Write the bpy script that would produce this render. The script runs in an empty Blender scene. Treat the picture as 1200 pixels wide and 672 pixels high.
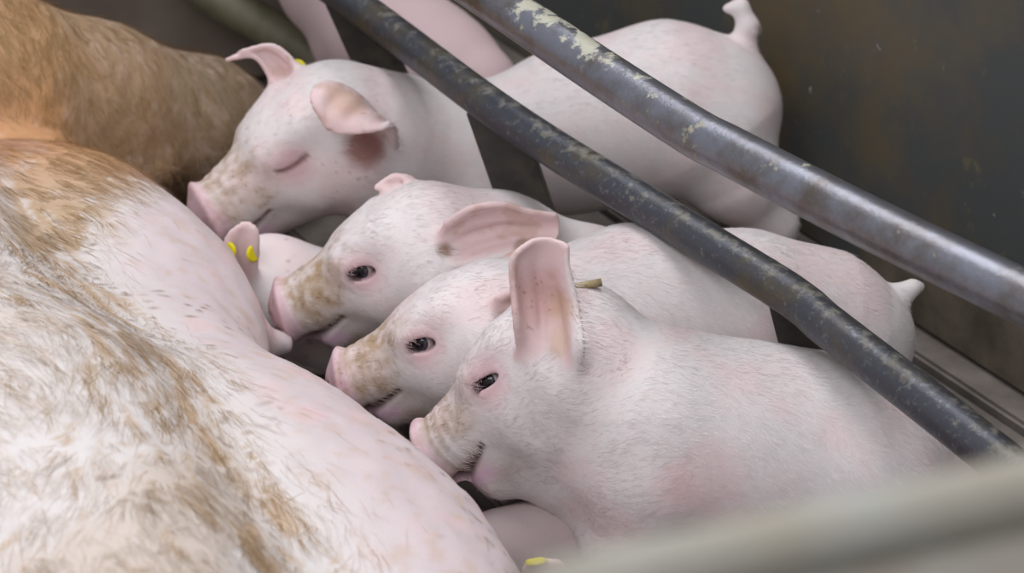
import bpy, math, random
import numpy as np
from mathutils import Vector, Matrix

random.seed(4)
RNG = np.random.default_rng(11)
SC = bpy.context.scene
COL = SC.collection

# ------------------------------------------------------------------ camera, world, lights, exposure
PITCH = math.radians(27.0)
SP, CP = math.sin(PITCH), math.cos(PITCH)
FPX, DIST, TZ = 2860.0, 2.2, 0.2                 # focal length in pixels of a 1200 wide frame; distance to the aim point; its height
CAM = np.array([0.0, -DIST * CP, TZ + DIST * SP])
cam_d = bpy.data.cameras.new('camera')
cam_d.sensor_width = 36.0
cam_d.lens = FPX / 1200.0 * 36.0
cam_d.clip_start = 0.05
cam_d.dof.use_dof = True
cam_d.dof.focus_distance = 2.07
cam_d.dof.aperture_fstop = 6.8
cam = bpy.data.objects.new('camera', cam_d)
cam.location = CAM
cam.rotation_euler = (math.pi / 2 - PITCH, 0, 0)
COL.objects.link(cam)
SC.camera = cam

world = bpy.data.worlds.new('world')
SC.world = world
world.use_nodes = True
bg = world.node_tree.nodes['Background']
bg.inputs[0].default_value = (0.88, 0.90, 1.0, 1)
bg.inputs[1].default_value = 0.55

def area(name, loc, target, sx, sy, power, color):
    l = bpy.data.lights.new(name, 'AREA')
    l.shape = 'RECTANGLE'; l.size = sx; l.size_y = sy; l.energy = power; l.color = color
    o = bpy.data.objects.new(name, l); COL.objects.link(o)
    o.location = loc
    o.rotation_euler = (Vector(target) - Vector(loc)).to_track_quat('-Z', 'Y').to_euler()
    return o
area('barn_roof_light', (0.3, 0.5, 2.6), (0, 0, 0.1), 2.4, 2.0, 50.0, (0.98, 0.97, 1.0))
area('front_fill_light', (-0.9, -2.3, 2.7), (0.0, 0, 0.1), 2.4, 1.6, 44.0, (0.99, 0.97, 1.0))  # unseen fill lamp, added in front to brighten gate face and flanks

SC.view_settings.view_transform = 'Standard'
SC.view_settings.look = 'None'
SC.view_settings.gamma = 1.0
SC.view_settings.use_curve_mapping = False
SC.view_settings.exposure = 0.10

# ------------------------------------------------------------------ helpers
def W(px, py, y):
    """pixel of the 1200x672 frame on the vertical plane at world y"""
    k = (336.0 - py) / FPX
    d = (y + DIST * CP) / (CP + k * SP)
    v = k * d
    return np.array([(px - 600.0) / FPX * d, y, TZ + v * CP - (d - DIST) * SP])

def Z(px, py, z):
    """pixel on the horizontal plane at world z"""
    k = (336.0 - py) / FPX
    d = (TZ - z + DIST * SP) / (SP - k * CP)
    v = k * d
    return np.array([(px - 600.0) / FPX * d, (d - DIST) * CP + v * SP, z])

def lin(r, g, b):
    c = np.array([r, g, b], float) / 255.0
    return np.where(c <= 0.04045, c / 12.92, ((c + 0.055) / 1.055) ** 2.4)

def norm(v):
    v = np.asarray(v, float)
    return v / (np.linalg.norm(v, axis=-1, keepdims=True) + 1e-12)

def sstep(a, b, x):
    t = np.clip((x - a) / (b - a), 0, 1)
    return t * t * (3 - 2 * t)

_perm = np.random.default_rng(3).random(65536).astype(np.float32)
def vnoise(p):
    p = np.asarray(p, float)
    i = np.floor(p).astype(np.int64); f = p - i; f = f * f * (3 - 2 * f)
    def h(dx, dy, dz):
        n = (i[:, 0] + dx) * 73856093 ^ (i[:, 1] + dy) * 19349663 ^ (i[:, 2] + dz) * 83492791
        return _perm[(n ^ (n >> 13)) & 65535]
    x, y, z = f.T
    a = h(0,0,0)*(1-x)+h(1,0,0)*x; b = h(0,1,0)*(1-x)+h(1,1,0)*x
    c = h(0,0,1)*(1-x)+h(1,0,1)*x; d = h(0,1,1)*(1-x)+h(1,1,1)*x
    return (a*(1-y)+b*y)*(1-z) + (c*(1-y)+d*y)*z

def fbm(p, n=4):
    s, a, t = 0.0, 0.5, 0.0
    for k in range(n):
        s = s + a * vnoise(p * 2.0 ** k + 17.3 * k); t += a; a *= 0.5
    return s / t

def link(name, me, mat=None, parent=None, smooth=True):
    o = bpy.data.objects.new(name, me)
    COL.objects.link(o)
    if mat: me.materials.append(mat)
    if parent is not None: o.parent = parent
    return o

def np_mesh(name, V, faces, colors=None, smooth=True):
    """faces: int array (n,3) or (n,4)"""
    me = bpy.data.meshes.new(name)
    n, m = faces.shape
    me.vertices.add(len(V)); me.vertices.foreach_set('co', np.ascontiguousarray(V, dtype=np.float32).ravel())
    me.loops.add(n * m); me.loops.foreach_set('vertex_index', np.ascontiguousarray(faces, dtype=np.int32).ravel())
    me.polygons.add(n)
    me.polygons.foreach_set('loop_start', np.arange(0, n * m, m, dtype=np.int32))
    me.polygons.foreach_set('loop_total', np.full(n, m, dtype=np.int32))
    me.polygons.foreach_set('use_smooth', np.full(n, smooth, dtype=bool))
    me.update(calc_edges=True); me.validate()
    if colors is not None:
        at = me.attributes.new('coat', 'FLOAT_COLOR', 'POINT')
        c = np.ones((len(V), 4), np.float32); c[:, :3] = colors
        at.data.foreach_set('color', c.ravel())
    return me

def thing(name, label, cat, loc=(0, 0, 0), group=None):
    o = bpy.data.objects.new(name, None)
    COL.objects.link(o); o.location = loc; o.empty_display_size = 0.05
    o['label'] = label; o['category'] = cat
    if group: o['group'] = group
    return o

def attach(o, root):
    """parent keeping world place (the root only translates)"""
    o.parent = root
    o.location = Vector(o.location) - root.location
    return o

# ------------------------------------------------------------------ materials
def new_mat(name):
    m = bpy.data.materials.new(name); m.use_nodes = True
    nt = m.node_tree
    return m, nt, nt.nodes['Principled BSDF']

def N(nt, t, **kw):
    n = nt.nodes.new(t)
    for k, v in kw.items():
        if hasattr(n, k): setattr(n, k, v)
        else: n.inputs[k].default_value = v
    return n

def skin_mat(name, sss=0.25, rough=0.6, bump=0.25, bscale=900.0):
    m, nt, b = new_mat(name)
    at = N(nt, 'ShaderNodeAttribute', attribute_name='coat')
    nt.links.new(at.outputs['Color'], b.inputs['Base Color'])
    b.inputs['Roughness'].default_value = rough
    b.inputs['Subsurface Weight'].default_value = sss
    b.inputs['Subsurface Radius'].default_value = (1.0, 0.6, 0.5)
    b.inputs['Subsurface Scale'].default_value = 0.006
    b.inputs['Specular IOR Level'].default_value = 0.3
    tc = N(nt, 'ShaderNodeTexCoord')
    n1 = N(nt, 'ShaderNodeTexNoise', Scale=bscale, Detail=3.0)
    nt.links.new(tc.outputs['Object'], n1.inputs['Vector'])
    bp = N(nt, 'ShaderNodeBump', Strength=bump, Distance=0.001)
    nt.links.new(n1.outputs['Fac'], bp.inputs['Height'])
    nt.links.new(bp.outputs['Normal'], b.inputs['Normal'])
    return m

def hair_mat(name, rough=0.55):
    m, nt, b = new_mat(name)
    at = N(nt, 'ShaderNodeAttribute', attribute_name='coat')
    nt.links.new(at.outputs['Color'], b.inputs['Base Color'])
    b.inputs['Roughness'].default_value = rough
    b.inputs['Specular IOR Level'].default_value = 0.25
    return m

def plain_mat(name, rgb, rough=0.5, metal=0.0, spec=0.5, vary=None, scale=20.0, bump=0.0):
    m, nt, b = new_mat(name)
    b.inputs['Roughness'].default_value = rough
    b.inputs['Metallic'].default_value = metal
    b.inputs['Specular IOR Level'].default_value = spec
    if vary is None:
        b.inputs['Base Color'].default_value = (*lin(*rgb), 1)
    else:
        tc = N(nt, 'ShaderNodeTexCoord')
        n1 = N(nt, 'ShaderNodeTexNoise', Scale=scale, Detail=6.0, Roughness=0.65)
        nt.links.new(tc.outputs['Object'], n1.inputs['Vector'])
        r = N(nt, 'ShaderNodeValToRGB')
        r.color_ramp.elements[0].position = 0.35; r.color_ramp.elements[1].position = 0.68
        r.color_ramp.elements[0].color = (*lin(*rgb), 1); r.color_ramp.elements[1].color = (*lin(*vary), 1)
        nt.links.new(n1.outputs['Fac'], r.inputs['Fac'])
        nt.links.new(r.outputs['Color'], b.inputs['Base Color'])
        if bump:
            bp = N(nt, 'ShaderNodeBump', Strength=bump, Distance=0.003)
            nt.links.new(n1.outputs['Fac'], bp.inputs['Height'])
            nt.links.new(bp.outputs['Normal'], b.inputs['Normal'])
    return m

def mud_layers(name, base, layers, rough=0.5, metal=0.0, bump=0.3):
    """base colour with blotches: layers = [(rgb, scale, lo, hi)] of noise thresholds"""
    m, nt, b = new_mat(name)
    tc = N(nt, 'ShaderNodeTexCoord')
    prev = None
    rgh = None
    for rgb, sc, lo, hi in layers:
        n1 = N(nt, 'ShaderNodeTexNoise', Scale=sc, Detail=7.0, Roughness=0.7)
        nt.links.new(tc.outputs['Object'], n1.inputs['Vector'])
        mr = N(nt, 'ShaderNodeMapRange'); mr.inputs['From Min'].default_value = lo; mr.inputs['From Max'].default_value = hi
        nt.links.new(n1.outputs['Fac'], mr.inputs['Value'])
        mx = N(nt, 'ShaderNodeMix', data_type='RGBA')
        if prev is None: mx.inputs[6].default_value = (*lin(*base), 1)
        else: nt.links.new(prev, mx.inputs[6])
        mx.inputs[7].default_value = (*lin(*rgb), 1)
        nt.links.new(mr.outputs['Result'], mx.inputs[0])
        prev = mx.outputs[2]; rgh = mr.outputs['Result']; last = n1
    nt.links.new(prev, b.inputs['Base Color'])
    b.inputs['Metallic'].default_value = metal
    rr = N(nt, 'ShaderNodeMapRange'); rr.inputs['To Min'].default_value = rough; rr.inputs['To Max'].default_value = 0.85
    nt.links.new(rgh, rr.inputs['Value']); nt.links.new(rr.outputs['Result'], b.inputs['Roughness'])
    bp = N(nt, 'ShaderNodeBump', Strength=bump, Distance=0.002)
    nt.links.new(last.outputs['Fac'], bp.inputs['Height']); nt.links.new(bp.outputs['Normal'], b.inputs['Normal'])
    return m

M_SKIN = skin_mat('piglet_skin')
M_SOW = skin_mat('sow_skin', 0.2, 0.6, 0.3, 400.0)
M_HAIR = hair_mat('piglet_hair')
M_BRISTLE = hair_mat('sow_bristle')
M_RAIL = mud_layers('muddy_steel', (78, 80, 86), [((112, 114, 118), 140, 0.55, 0.66), ((98, 90, 72), 16, 0.48, 0.66), ((150, 146, 128), 60, 0.64, 0.72)], 0.36, 0.6, 0.5)
M_RAIL2 = mud_layers('worn_steel', (128, 130, 138), [((104, 96, 88), 12, 0.46, 0.64), ((176, 172, 150), 40, 0.60, 0.66)], 0.30, 0.75, 0.5)
def crust(m, rgb, lo, hi, scale, xmax):
    nt = m.node_tree; b = nt.nodes['Principled BSDF']; src = b.inputs['Base Color'].links[0].from_socket
    geo = N(nt, 'ShaderNodeNewGeometry'); sx = N(nt, 'ShaderNodeSeparateXYZ'); nt.links.new(geo.outputs['Normal'], sx.inputs[0])
    tc = N(nt, 'ShaderNodeTexCoord'); sp = N(nt, 'ShaderNodeSeparateXYZ'); nt.links.new(geo.outputs['Position'], sp.inputs[0])
    n1 = N(nt, 'ShaderNodeTexNoise', Scale=scale, Detail=8.0, Roughness=0.7); nt.links.new(tc.outputs['Object'], n1.inputs['Vector'])
    up = N(nt, 'ShaderNodeMapRange'); up.inputs['From Min'].default_value = 0.35; up.inputs['From Max'].default_value = 0.95; up.inputs['To Max'].default_value = 0.16
    nt.links.new(sx.outputs['Z'], up.inputs['Value'])
    xs = N(nt, 'ShaderNodeMapRange'); xs.inputs['From Min'].default_value = xmax - 0.05; xs.inputs['From Max'].default_value = xmax + 0.06; xs.inputs['To Min'].default_value = 0.0; xs.inputs['To Max'].default_value = -0.3
    nt.links.new(sp.outputs['X'], xs.inputs['Value'])
    a1 = N(nt, 'ShaderNodeMath', operation='ADD'); nt.links.new(n1.outputs['Fac'], a1.inputs[0]); nt.links.new(up.outputs['Result'], a1.inputs[1])
    a2 = N(nt, 'ShaderNodeMath', operation='ADD'); nt.links.new(a1.outputs[0], a2.inputs[0]); nt.links.new(xs.outputs['Result'], a2.inputs[1])
    th = N(nt, 'ShaderNodeMapRange'); th.inputs['From Min'].default_value = lo; th.inputs['From Max'].default_value = hi; nt.links.new(a2.outputs[0], th.inputs['Value'])
    mx = N(nt, 'ShaderNodeMix', data_type='RGBA'); nt.links.new(src, mx.inputs[6]); mx.inputs[7].default_value = (*lin(*rgb), 1)
    nt.links.new(th.outputs['Result'], mx.inputs[0]); nt.links.new(mx.outputs[2], b.inputs['Base Color'])
    me = N(nt, 'ShaderNodeMath', operation='MULTIPLY_ADD'); nt.links.new(th.outputs['Result'], me.inputs[0]); me.inputs[1].default_value = -b.inputs['Metallic'].default_value; me.inputs[2].default_value = b.inputs['Metallic'].default_value
    nt.links.new(me.outputs[0], b.inputs['Metallic'])
crust(M_RAIL2, (176, 174, 156), 0.62, 0.68, 42, 0.12)
crust(M_RAIL, (112, 109, 100), 0.66, 0.76, 60, 0.5)
M_STRAP = mud_layers('dirty_strap_steel', (70, 68, 66), [((92, 86, 72), 30, 0.45, 0.7)], 0.5, 0.3, 0.3)
M_WALL = mud_layers('dark_pen_wall', (70, 73, 72), [((98, 85, 58), 3.5, 0.42, 0.64), ((104, 98, 72), 24, 0.60, 0.70), ((190, 172, 172), 38, 0.67, 0.71)], 0.5, 0.0, 0.15)
M_LEDGE = plain_mat('muddy_ledge', (74, 66, 54), 0.7, vary=(112, 102, 88), scale=14, bump=0.3)
M_SLAT = plain_mat('floor_slat', (76, 68, 60), 0.7, vary=(128, 120, 112), scale=7, bump=0.3)
M_PIT = plain_mat('pit', (30, 26, 22), 0.9)
M_BACK = plain_mat('back_wall_dirt', (84, 72, 62), 0.8, vary=(108, 98, 88), scale=5)
M_YELLOW = plain_mat('tag_yellow', (228, 214, 20), 0.45)
M_STRAW = plain_mat('straw', (120, 104, 74), 0.7, vary=(176, 160, 120), scale=120)
M_PANEL = plain_mat('pen_panel', (200, 206, 204), 0.6, vary=(160, 138, 100), scale=6.0, bump=0.1)
M_BACKRAIL = plain_mat('mossy_rail', (84, 80, 58), 0.6, vary=(110, 104, 84), scale=14)
M_POST = plain_mat('pale_post', (238, 218, 214), 0.5)
M_TOPRAIL = plain_mat('gate_top', (150, 154, 148), 0.6, vary=(132, 116, 88), scale=5.0)

def eye_mat():
    m, nt, b = new_mat('eye_glossy')
    tc = N(nt, 'ShaderNodeTexCoord')
    sx = N(nt, 'ShaderNodeSeparateXYZ'); nt.links.new(tc.outputs['Object'], sx.inputs[0])
    r = N(nt, 'ShaderNodeValToRGB'); e = r.color_ramp.elements
    mp = N(nt, 'ShaderNodeMapRange'); mp.inputs['From Min'].default_value = -0.0098; mp.inputs['From Max'].default_value = 0.0098
    nt.links.new(sx.outputs['Z'], mp.inputs['Value']); nt.links.new(mp.outputs['Result'], r.inputs['Fac'])
    e[0].position = 0.0; e[0].color = (*lin(196, 186, 188), 1)
    e[1].position = 1.0; e[1].color = (0.004, 0.004, 0.006, 1)
    for p, c in ((0.80, (196, 186, 188)), (0.83, (44, 40, 46)), (0.92, (58, 58, 68)), (0.945, (12, 12, 16))):
        k = e.new(p); k.color = (*lin(*c), 1)
    nt.links.new(r.outputs['Color'], b.inputs['Base Color'])
    b.inputs['Roughness'].default_value = 0.06
    return m
M_EYE = eye_mat()

# ------------------------------------------------------------------ implicit bodies
class Field:
    def __init__(s, lo, hi, h):
        s.h = h; s.lo = np.asarray(lo, float)
        s.n = np.ceil((np.asarray(hi) - s.lo) / h).astype(int) + 1
        s.ax = [(s.lo[i] + h * np.arange(s.n[i])).astype(np.float32) for i in range(3)]
        s.F = np.full(s.n, 0.06, np.float32)
    def win(s, lo, hi):
        a = np.clip(np.floor((np.asarray(lo) - s.lo) / s.h).astype(int), 0, s.n)
        b = np.clip(np.ceil((np.asarray(hi) - s.lo) / s.h).astype(int) + 1, 0, s.n)
        if np.any(b <= a): return None
        sl = tuple(slice(i, j) for i, j in zip(a, b))
        g = [s.ax[0][sl[0]][:, None, None], s.ax[1][sl[1]][None, :, None], s.ax[2][sl[2]][None, None, :]]
        return sl, g
    def put(s, sl, d, k, op):
        A = s.F[sl]
        if op == 'sub':
            d = -d
            h = np.maximum(k - np.abs(A - d), 0) / k
            s.F[sl] = np.maximum(A, d) + h * h * k * 0.25
        else:
            h = np.maximum(k - np.abs(A - d), 0) / k
            s.F[sl] = np.minimum(A, d) - h * h * k * 0.25
    def cone(s, p, q, r1, r2, k=0.02, op='add'):
        p = np.asarray(p, float); q = np.asarray(q, float); R = max(r1, r2) + k + 0.012
        w = s.win(np.minimum(p, q) - R, np.maximum(p, q) + R)
        if w is None: return
        sl, (X, Y, Zz) = w
        d = q - p; L = float(d @ d) + 1e-12
        t = np.clip(((X - p[0]) * d[0] + (Y - p[1]) * d[1] + (Zz - p[2]) * d[2]) / L, 0, 1)
        D = np.sqrt((X - p[0] - t * d[0]) ** 2 + (Y - p[1] - t * d[1]) ** 2 + (Zz - p[2] - t * d[2]) ** 2)
        s.put(sl, (D - (r1 + (r2 - r1) * t)).astype(np.float32), k, op)
    def chain(s, pts, rs, k=0.02, op='add'):
        for i in range(len(pts) - 1): s.cone(pts[i], pts[i + 1], rs[i], rs[i + 1], k, op)
    def ell(s, c, R, rad, k=0.02, op='add'):
        """R columns are the axes"""
        c = np.asarray(c, float); rad = np.asarray(rad, float); m = rad.max() + k + 0.012
        w = s.win(c - m, c + m)
        if w is None: return
        sl, (X, Y, Zz) = w
        X = X - c[0]; Y = Y - c[1]; Zz = Zz - c[2]
        a = [X * R[0, i] + Y * R[1, i] + Zz * R[2, i] for i in range(3)]
        k0 = np.sqrt(sum((a[i] / rad[i]) ** 2 for i in range(3)))
        k1 = np.sqrt(sum((a[i] / rad[i] ** 2) ** 2 for i in range(3))) + 1e-9
        s.put(sl, (k0 * (k0 - 1) / k1).astype(np.float32), k, op)
    def sheet(s, P, rad, k):
        """thin curved sheet from a dense point grid, with its own radius per point"""
        E = Field.__new__(Field)
        lo = P.reshape(-1, 3).min(0) - 0.03; hi = P.reshape(-1, 3).max(0) + 0.03
        w = s.win(lo, hi)
        if w is None: return
        sl, g = w
        D = np.full(s.F[sl].shape, 0.05, np.float32)
        off = np.array([x.start for x in sl])
        m = int(np.ceil((rad.max() + k + 0.004) / s.h))
        for c, r in zip(P.reshape(-1, 3), rad.ravel()):
            i = np.round((c - s.lo) / s.h).astype(int) - off
            a = np.maximum(i - m, 0); b = np.minimum(i + m + 1, D.shape)
            if np.any(b <= a): continue
            X = g[0][a[0]:b[0]] - c[0]; Y = g[1][:, a[1]:b[1]] - c[1]; Zz = g[2][:, :, a[2]:b[2]] - c[2]
            q = (slice(a[0], b[0]), slice(a[1], b[1]), slice(a[2], b[2]))
            D[q] = np.minimum(D[q], np.sqrt(X * X + Y * Y + Zz * Zz) - r)
        s.put(sl, D, k, 'add')
    def mesh(s, smooth=2):
        F = s.F; h = s.h
        I = F < 0
        c = np.zeros(np.array(F.shape) - 1, np.uint8)
        cor = [(i, j, k) for i in (0, 1) for j in (0, 1) for k in (0, 1)]
        S = c.shape
        for i, j, k in cor: c += I[i:i + S[0], j:j + S[1], k:k + S[2]]
        act = (c > 0) & (c < 8)
        idx = np.argwhere(act)
        ids = np.full(S, -1, np.int32); ids[act] = np.arange(len(idx), dtype=np.int32)
        val = {q: F[idx[:, 0] + q[0], idx[:, 1] + q[1], idx[:, 2] + q[2]] for q in cor}
        acc = np.zeros((len(idx), 3)); cnt = np.zeros(len(idx))
        for a in cor:
            for x in range(3):
                if a[x]: continue
                b = list(a); b[x] = 1; b = tuple(b)
                va, vb = val[a], val[b]
                cr = (va < 0) != (vb < 0)
                t = np.where(cr, va / np.where(cr, va - vb, 1), 0)
                pos = np.tile(np.array(a, float), (len(idx), 1)); pos[:, x] = t
                acc[cr] += pos[cr]; cnt += cr
        V = s.lo + (idx + acc / cnt[:, None]) * h
        quads = []
        for x in range(3):
            y, z = (x + 1) % 3, (x + 2) % 3
            A = [slice(None)] * 3; B = [slice(None)] * 3
            A[x] = slice(0, -1); B[x] = slice(1, None)
            cr = I[tuple(A)] != I[tuple(B)]
            e = np.argwhere(cr)
            e = e[(e[:, y] > 0) & (e[:, z] > 0) & (e[:, y] < S[y]) & (e[:, z] < S[z])]
            def cell(dy, dz):
                q = e.copy(); q[:, y] -= dy; q[:, z] -= dz
                return ids[q[:, 0], q[:, 1], q[:, 2]]
            Q = np.stack([cell(1, 1), cell(0, 1), cell(0, 0), cell(1, 0)], 1)
            fl = I[e[:, 0], e[:, 1], e[:, 2]]
            Q[~fl] = Q[~fl][:, ::-1]
            quads.append(Q)
        Q = np.concatenate(quads); Q = Q[(Q >= 0).all(1)]
        for _ in range(smooth):
            a = np.zeros_like(V); n = np.zeros(len(V))
            for i in range(4):
                u, v = Q[:, i], Q[:, (i + 1) % 4]
                for q in range(3):
                    a[:, q] += np.bincount(u, V[v, q], len(V)) + np.bincount(v, V[u, q], len(V))
                n += np.bincount(u, minlength=len(V)) + np.bincount(v, minlength=len(V))
            V = V * 0.5 + 0.5 * a / np.maximum(n, 1)[:, None]
        return V, Q

def vnormals(V, Q):
    fn = np.cross(V[Q[:, 2]] - V[Q[:, 0]], V[Q[:, 3]] - V[Q[:, 1]])
    n = np.zeros_like(V)
    for i in range(4):
        for q in range(3): n[:, q] += np.bincount(Q[:, i], fn[:, q], len(V))
    return norm(n)

def fur(V, Q, NV, C, count, length, width, flow, lift=0.25, segs=2, tint=None, mask=None, clump=0.0, droop=0.0, seed=1, tuft=0.0, tuft_pull=0.6):
    """hair as slim tapering ribbons; returns V, faces, colours"""
    rng = np.random.default_rng(seed)
    ar = np.linalg.norm(np.cross(V[Q[:, 2]] - V[Q[:, 0]], V[Q[:, 3]] - V[Q[:, 1]]), axis=1)
    if mask is not None: ar = ar * mask[Q].mean(1)
    f = rng.choice(len(Q), count, p=ar / ar.sum())
    u, w = rng.random(count)[:, None], rng.random(count)[:, None]
    def bil(A):
        q = Q[f]
        return (A[q[:, 0]] * (1 - u) + A[q[:, 1]] * u) * (1 - w) + (A[q[:, 3]] * (1 - u) + A[q[:, 2]] * u) * w
    P, n, c = bil(V), norm(bil(NV)), bil(C)
    d = flow(P)
    if clump:
        d = d + clump * np.stack([fbm(P * 45 + o, 2) - 0.5 for o in (0, 31, 77)], 1) * 2
    d = d + 0.22 * rng.normal(size=(count, 3))
    d = norm(d - n * (d * n).sum(1, keepdims=True))
    L = length * (0.55 + 0.6 * rng.random(count))[:, None]
    if tuft:
        cell = np.floor(P / tuft).astype(np.int64)
        hsh = cell[:, 0] * 73856093 ^ cell[:, 1] * 19349663 ^ cell[:, 2] * 83492791
        j = np.stack([_perm[(hsh + q * 7919) & 65535] for q in range(3)], 1) - 0.5
        tipc = (cell + 0.5 + 0.8 * j) * tuft
        off = tipc - P; off = off - n * (off * n).sum(1, keepdims=True)
        d = d + tuft_pull * off / L + 0.35 * j
        d = norm(d - n * (d * n).sum(1, keepdims=True))
        tid = _perm[(hsh * 31 + 5) & 65535]
    wd = norm(np.cross(d, n)) * width
    rows = []
    for k in range(segs + 1):
        t = k / segs
        pos = P - n * 0.0006 + d * L * t + n * (lift * L * t * (1 - 0.55 * t)) + np.array([0, 0, -1.0]) * droop * L * t * t
        rows.append(pos)
    if tint is not None: c = tint(c, P, rng, tid) if tuft else tint(c, P, rng)
    verts, cols = [], []
    for k in range(segs):
        tw = 1 - 0.55 * k / segs
        verts += [rows[k] - wd * tw, rows[k] + wd * tw]; cols += [c, c]
    verts.append(rows[-1]); cols.append(c)
    VV = np.stack(verts, 1); m = VV.shape[1]
    fs = []
    for k in range(segs - 1):
        fs += [[2 * k, 2 * k + 1, 2 * k + 3], [2 * k, 2 * k + 3, 2 * k + 2]]
    fs.append([2 * segs - 2, 2 * segs - 1, 2 * segs])
    F = (np.arange(count)[:, None, None] * m + np.array(fs)[None]).reshape(-1, 3)
    return VV.reshape(-1, 3), F, np.clip(np.stack(cols, 1).reshape(-1, 3), 0, 1)

def grid_sheet(rows, nu=52, nv=30):
    """rows: list of 3-point rows (rim, middle, rim) from base to tip -> dense grid by smooth interpolation"""
    R = np.array(rows, float)                      # n,3,3
    n = len(R)
    tu = np.linspace(0, n - 1, nu)
    def cr(t, A):
        i = np.clip(np.floor(t).astype(int), 0, len(A) - 2); f = (t - i)
        p0, p1, p2, p3 = A[np.maximum(i - 1, 0)], A[i], A[i + 1], A[np.minimum(i + 2, len(A) - 1)]
        sh = (-1,) + (1,) * (A.ndim - 1); f = f.reshape(sh)
        return 0.5 * (2 * p1 + (p2 - p0) * f + (2 * p0 - 5 * p1 + 4 * p2 - p3) * f ** 2 + (3 * p1 - p0 - 3 * p2 + p3) * f ** 3)
    G = cr(tu, R)                                  # nu,3,3
    v = np.linspace(-1, 1, nv)[None, :, None]
    a, b, c = G[:, 0:1], G[:, 1:2], G[:, 2:3]
    S_ = a * (v * (v - 1) / 2) + b * (1 - v * v) + c * (v * (v + 1) / 2)
    nr = norm(np.cross(np.gradient(S_, axis=0), np.gradient(S_, axis=1)))
    uu = np.linspace(0, 1, nu)[:, None, None]
    return S_ + nr * (0.0016 * np.cos(3.2 * math.pi * (v + 0.25 * uu)) * np.sin(math.pi * np.clip(uu * 1.2, 0, 1)))

# ------------------------------------------------------------------ piglets
EYE = np.array([0.0, 0.041, 0.002])
WHITE, PINK, MUD, SNOUT = lin(225, 218, 216), lin(222, 188, 187), lin(166, 142, 112), lin(206, 176, 182)
DARK, LIP, BROWN = lin(92, 58, 62), lin(206, 168, 190), lin(120, 92, 62)

def head_frame(f, roll=0.0):
    f = norm(f); up = np.array([0, 0, 1.0]); l = norm(np.cross(up, f)); u = np.cross(f, l)
    c, s = math.cos(roll), math.sin(roll)
    return np.stack([f, l * c + u * s, u * c - l * s], 1)        # columns: forward, left, up

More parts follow.
